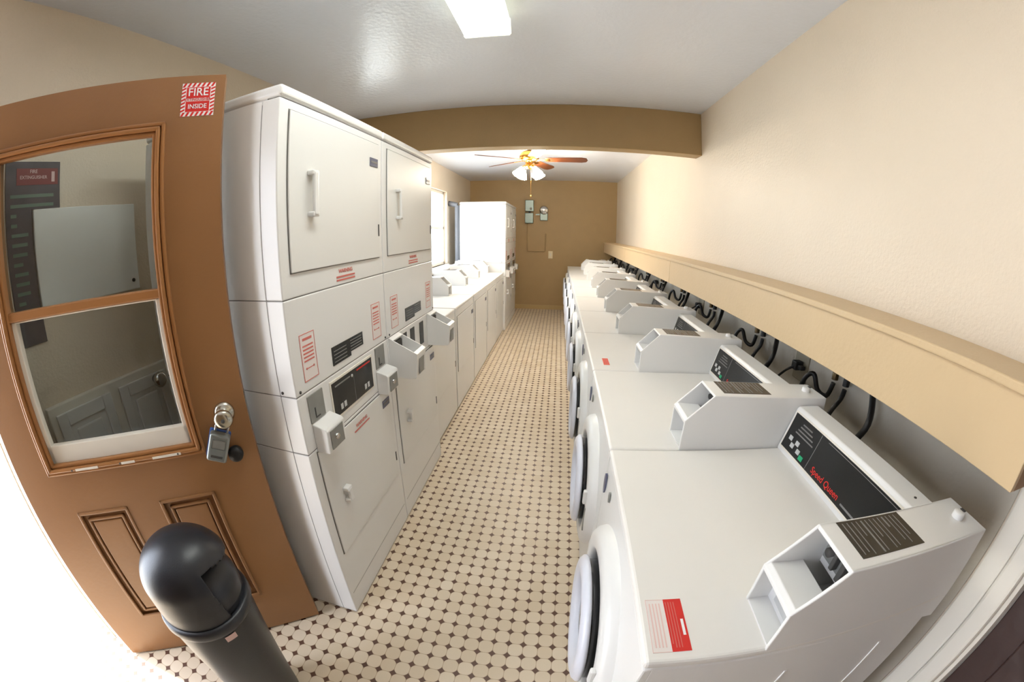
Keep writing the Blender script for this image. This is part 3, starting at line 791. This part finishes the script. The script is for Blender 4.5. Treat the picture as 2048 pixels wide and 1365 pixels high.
# ------------------------------------------------------------------ far wall fittings
e = empty('breaker_box', 'grey metal electrical box pair mounted high on the far wall', 'electrical box', (-.565, YF, 0))
m = MB(); m.box(-.082, .082, -.07, 0, 1.93, 2.15, .008); a = m.build('upper_box', M_STEEL, e)
m = MB(); m.cyl((.03, -.07, 1.985), (.03, -.082, 1.985), .022, 16); m.build('knob', M_CHROME, a)
m = MB(); m.box(-.085, .075, -.075, 0, 1.70, 1.90, .008); a = m.build('lower_box', M_STEEL, e)
m = MB(); m.box(-.02, .02, -.03, 0, 1.895, 1.935); m.build('coupling', M_SEAM, e)
e = empty('timer_box', 'round-topped grey metal timer box on the far wall, right of the box pair', 'electrical box', (-.285, YF, 0))
m = MB(); m.lathe([(0, 0), (.085, 0), (.085, .05), (.07, .065), (0, .068)], 32, mx=Matrix.Translation((0, 0, 1.955)) @ Matrix.Rotation(pi/2, 4, 'X')); m.build('round_cover', M_CHROME, e, True)
m = MB(); m.box(-.075, .075, -.05, 0, 1.755, 1.95, .01); m.build('housing', M_STEEL, e)
m = MB(); m.box(-.16, -.085, -.02, 0, 1.86, 1.885); m.build('nipple', M_STEEL, e)
m = MB(); m.tube([(-.60, YF-.012, 1.70), (-.60, YF-.012, 1.30), (-.60, YF-.012, 1.165), (-.57, YF-.012, 1.155), (-.30, YF-.012, 1.155), (-.255, YF-.012, 1.165), (-.245, YF-.012, 1.22), (-.245, YF-.012, 1.50)], .011, 8)
tag(m.build('conduit', M_TAN), 'tan painted conduit bent in a U on the far wall', 'conduit')
e = empty('switch_plate', 'cream switch plate on the far wall right of the conduit', 'switch', (-.145, YF, 1.09))
m = MB(); m.box(-.042, .042, -.008, 0, -.072, .072, .004); m.build('plate', mat('cream_plate', (232, 218, 186), .4), e)
m = MB(); m.box(-.012, .012, -.012, -.006, -.03, .03, .002); m.build('rocker', M_TRIMW, e)

# ------------------------------------------------------------------ fluorescent ceiling fixture
e = empty('ceiling_light', 'lit wraparound fluorescent fixture on the ceiling near the camera', 'ceiling light', (-.315, 1.06, H))
m = MB(); m.box(-.092, .092, -.60, .60, -.028, 0, .004); m.build('housing', M_TRIMW, e)
m = MB(); m.prism([(-.102, -.02), (-.105, -.092), (-.098, -.100), (.098, -.100), (.105, -.092), (.102, -.02)], -.60, .60, 'y'); df = m.build('diffuser', M_ENDCAP, e)
m = MB(); m.box(-.099, .099, -.597, .597, -.1015, -.099); m.build('lit_lens', M_TUBE, df)
for yy in (-.60, .60):
    m = MB(); m.prism([(-.104, -.012), (-.108, -.094), (-.100, -.103), (.100, -.103), (.108, -.094), (.104, -.012)], yy-.005, yy+.005, 'y', .002); m.build('end_cap', M_ENDCAP, e)

# ------------------------------------------------------------------ ceiling fan
FX, FY = -.345, 4.5
fan = empty('ceiling_fan', 'brown-bladed ceiling fan with lit glass shades beyond the beam', 'ceiling fan', (FX, FY, .03))
m = MB(); m.lathe([(0, H-.031), (.065, H-.031), (.062, H-.045), (.03, H-.07), (.014, H-.075), (.014, H-.10)], 32); m.build('canopy', M_NICKEL, fan, True)
m = MB(); m.lathe([(.014, 2.46), (.05, 2.455), (.10, 2.43), (.115, 2.39), (.11, 2.355), (.08, 2.335), (.045, 2.33), (.045, 2.29), (.06, 2.28), (.06, 2.25), (.03, 2.24), (0, 2.24)], 40); m.build('motor_housing', M_BRASS, fan, True)
for k_ in range(5):
    an = radians(-3+72*k_); R_ = Matrix.Rotation(an, 4, 'Z')
    tiltb = Matrix.Rotation(radians(-13), 4, 'X')
    m = MB(); m.prism([(.19, -.055), (.60, -.068), (.655, -.05), (.67, 0), (.655, .05), (.60, .068), (.19, .055)], -.004, .004, 'z', .002, mx=R_ @ Matrix.Translation((0, 0, 2.345)) @ tiltb)
    bl = m.build('blade', M_WOOD, fan)
    m = MB(); m.prism([(.09, -.02), (.15, -.016), (.24, -.035), (.24, .035), (.15, .016), (.09, .02)], -.011, -.005, 'z', .001, mx=R_ @ Matrix.Translation((0, 0, 2.350)) @ tiltb); m.build('blade_iron', M_BRASS, bl)
for k_ in range(4):
    an = radians(40+90*k_); dx, dy = cos(an), sin(an)
    m = MB(); m.tube([(dx*.04, dy*.04, 2.265), (dx*.08, dy*.08, 2.262), (dx*.105, dy*.105, 2.235)], .009, 8); ar = m.build('lamp_arm', M_BRASS, fan)
    ax_ = Vector((dx*.55, dy*.55, -.84)).normalized(); q = Vector((0, 0, 1)).rotation_difference(ax_).to_matrix().to_4x4()
    m = MB(); m.lathe([(0, 0), (.022, 0), (.030, .02), (.042, .05), (.056, .085), (.066, .105), (.060, .108), (0, .09)], 24, mx=Matrix.Translation((dx*.10, dy*.10, 2.24)) @ q); m.build('glass_shade', M_SHADE, fan, True)
m = MB(); m.tube([(.02, 0, 2.245), (.02, 0, 2.10), (.02, 0, 1.93)], .002, 6); m.cyl((.02, 0, 1.905), (.02, 0, 1.93), .006, 10); m.build('pull_chain', M_BRASS, fan)
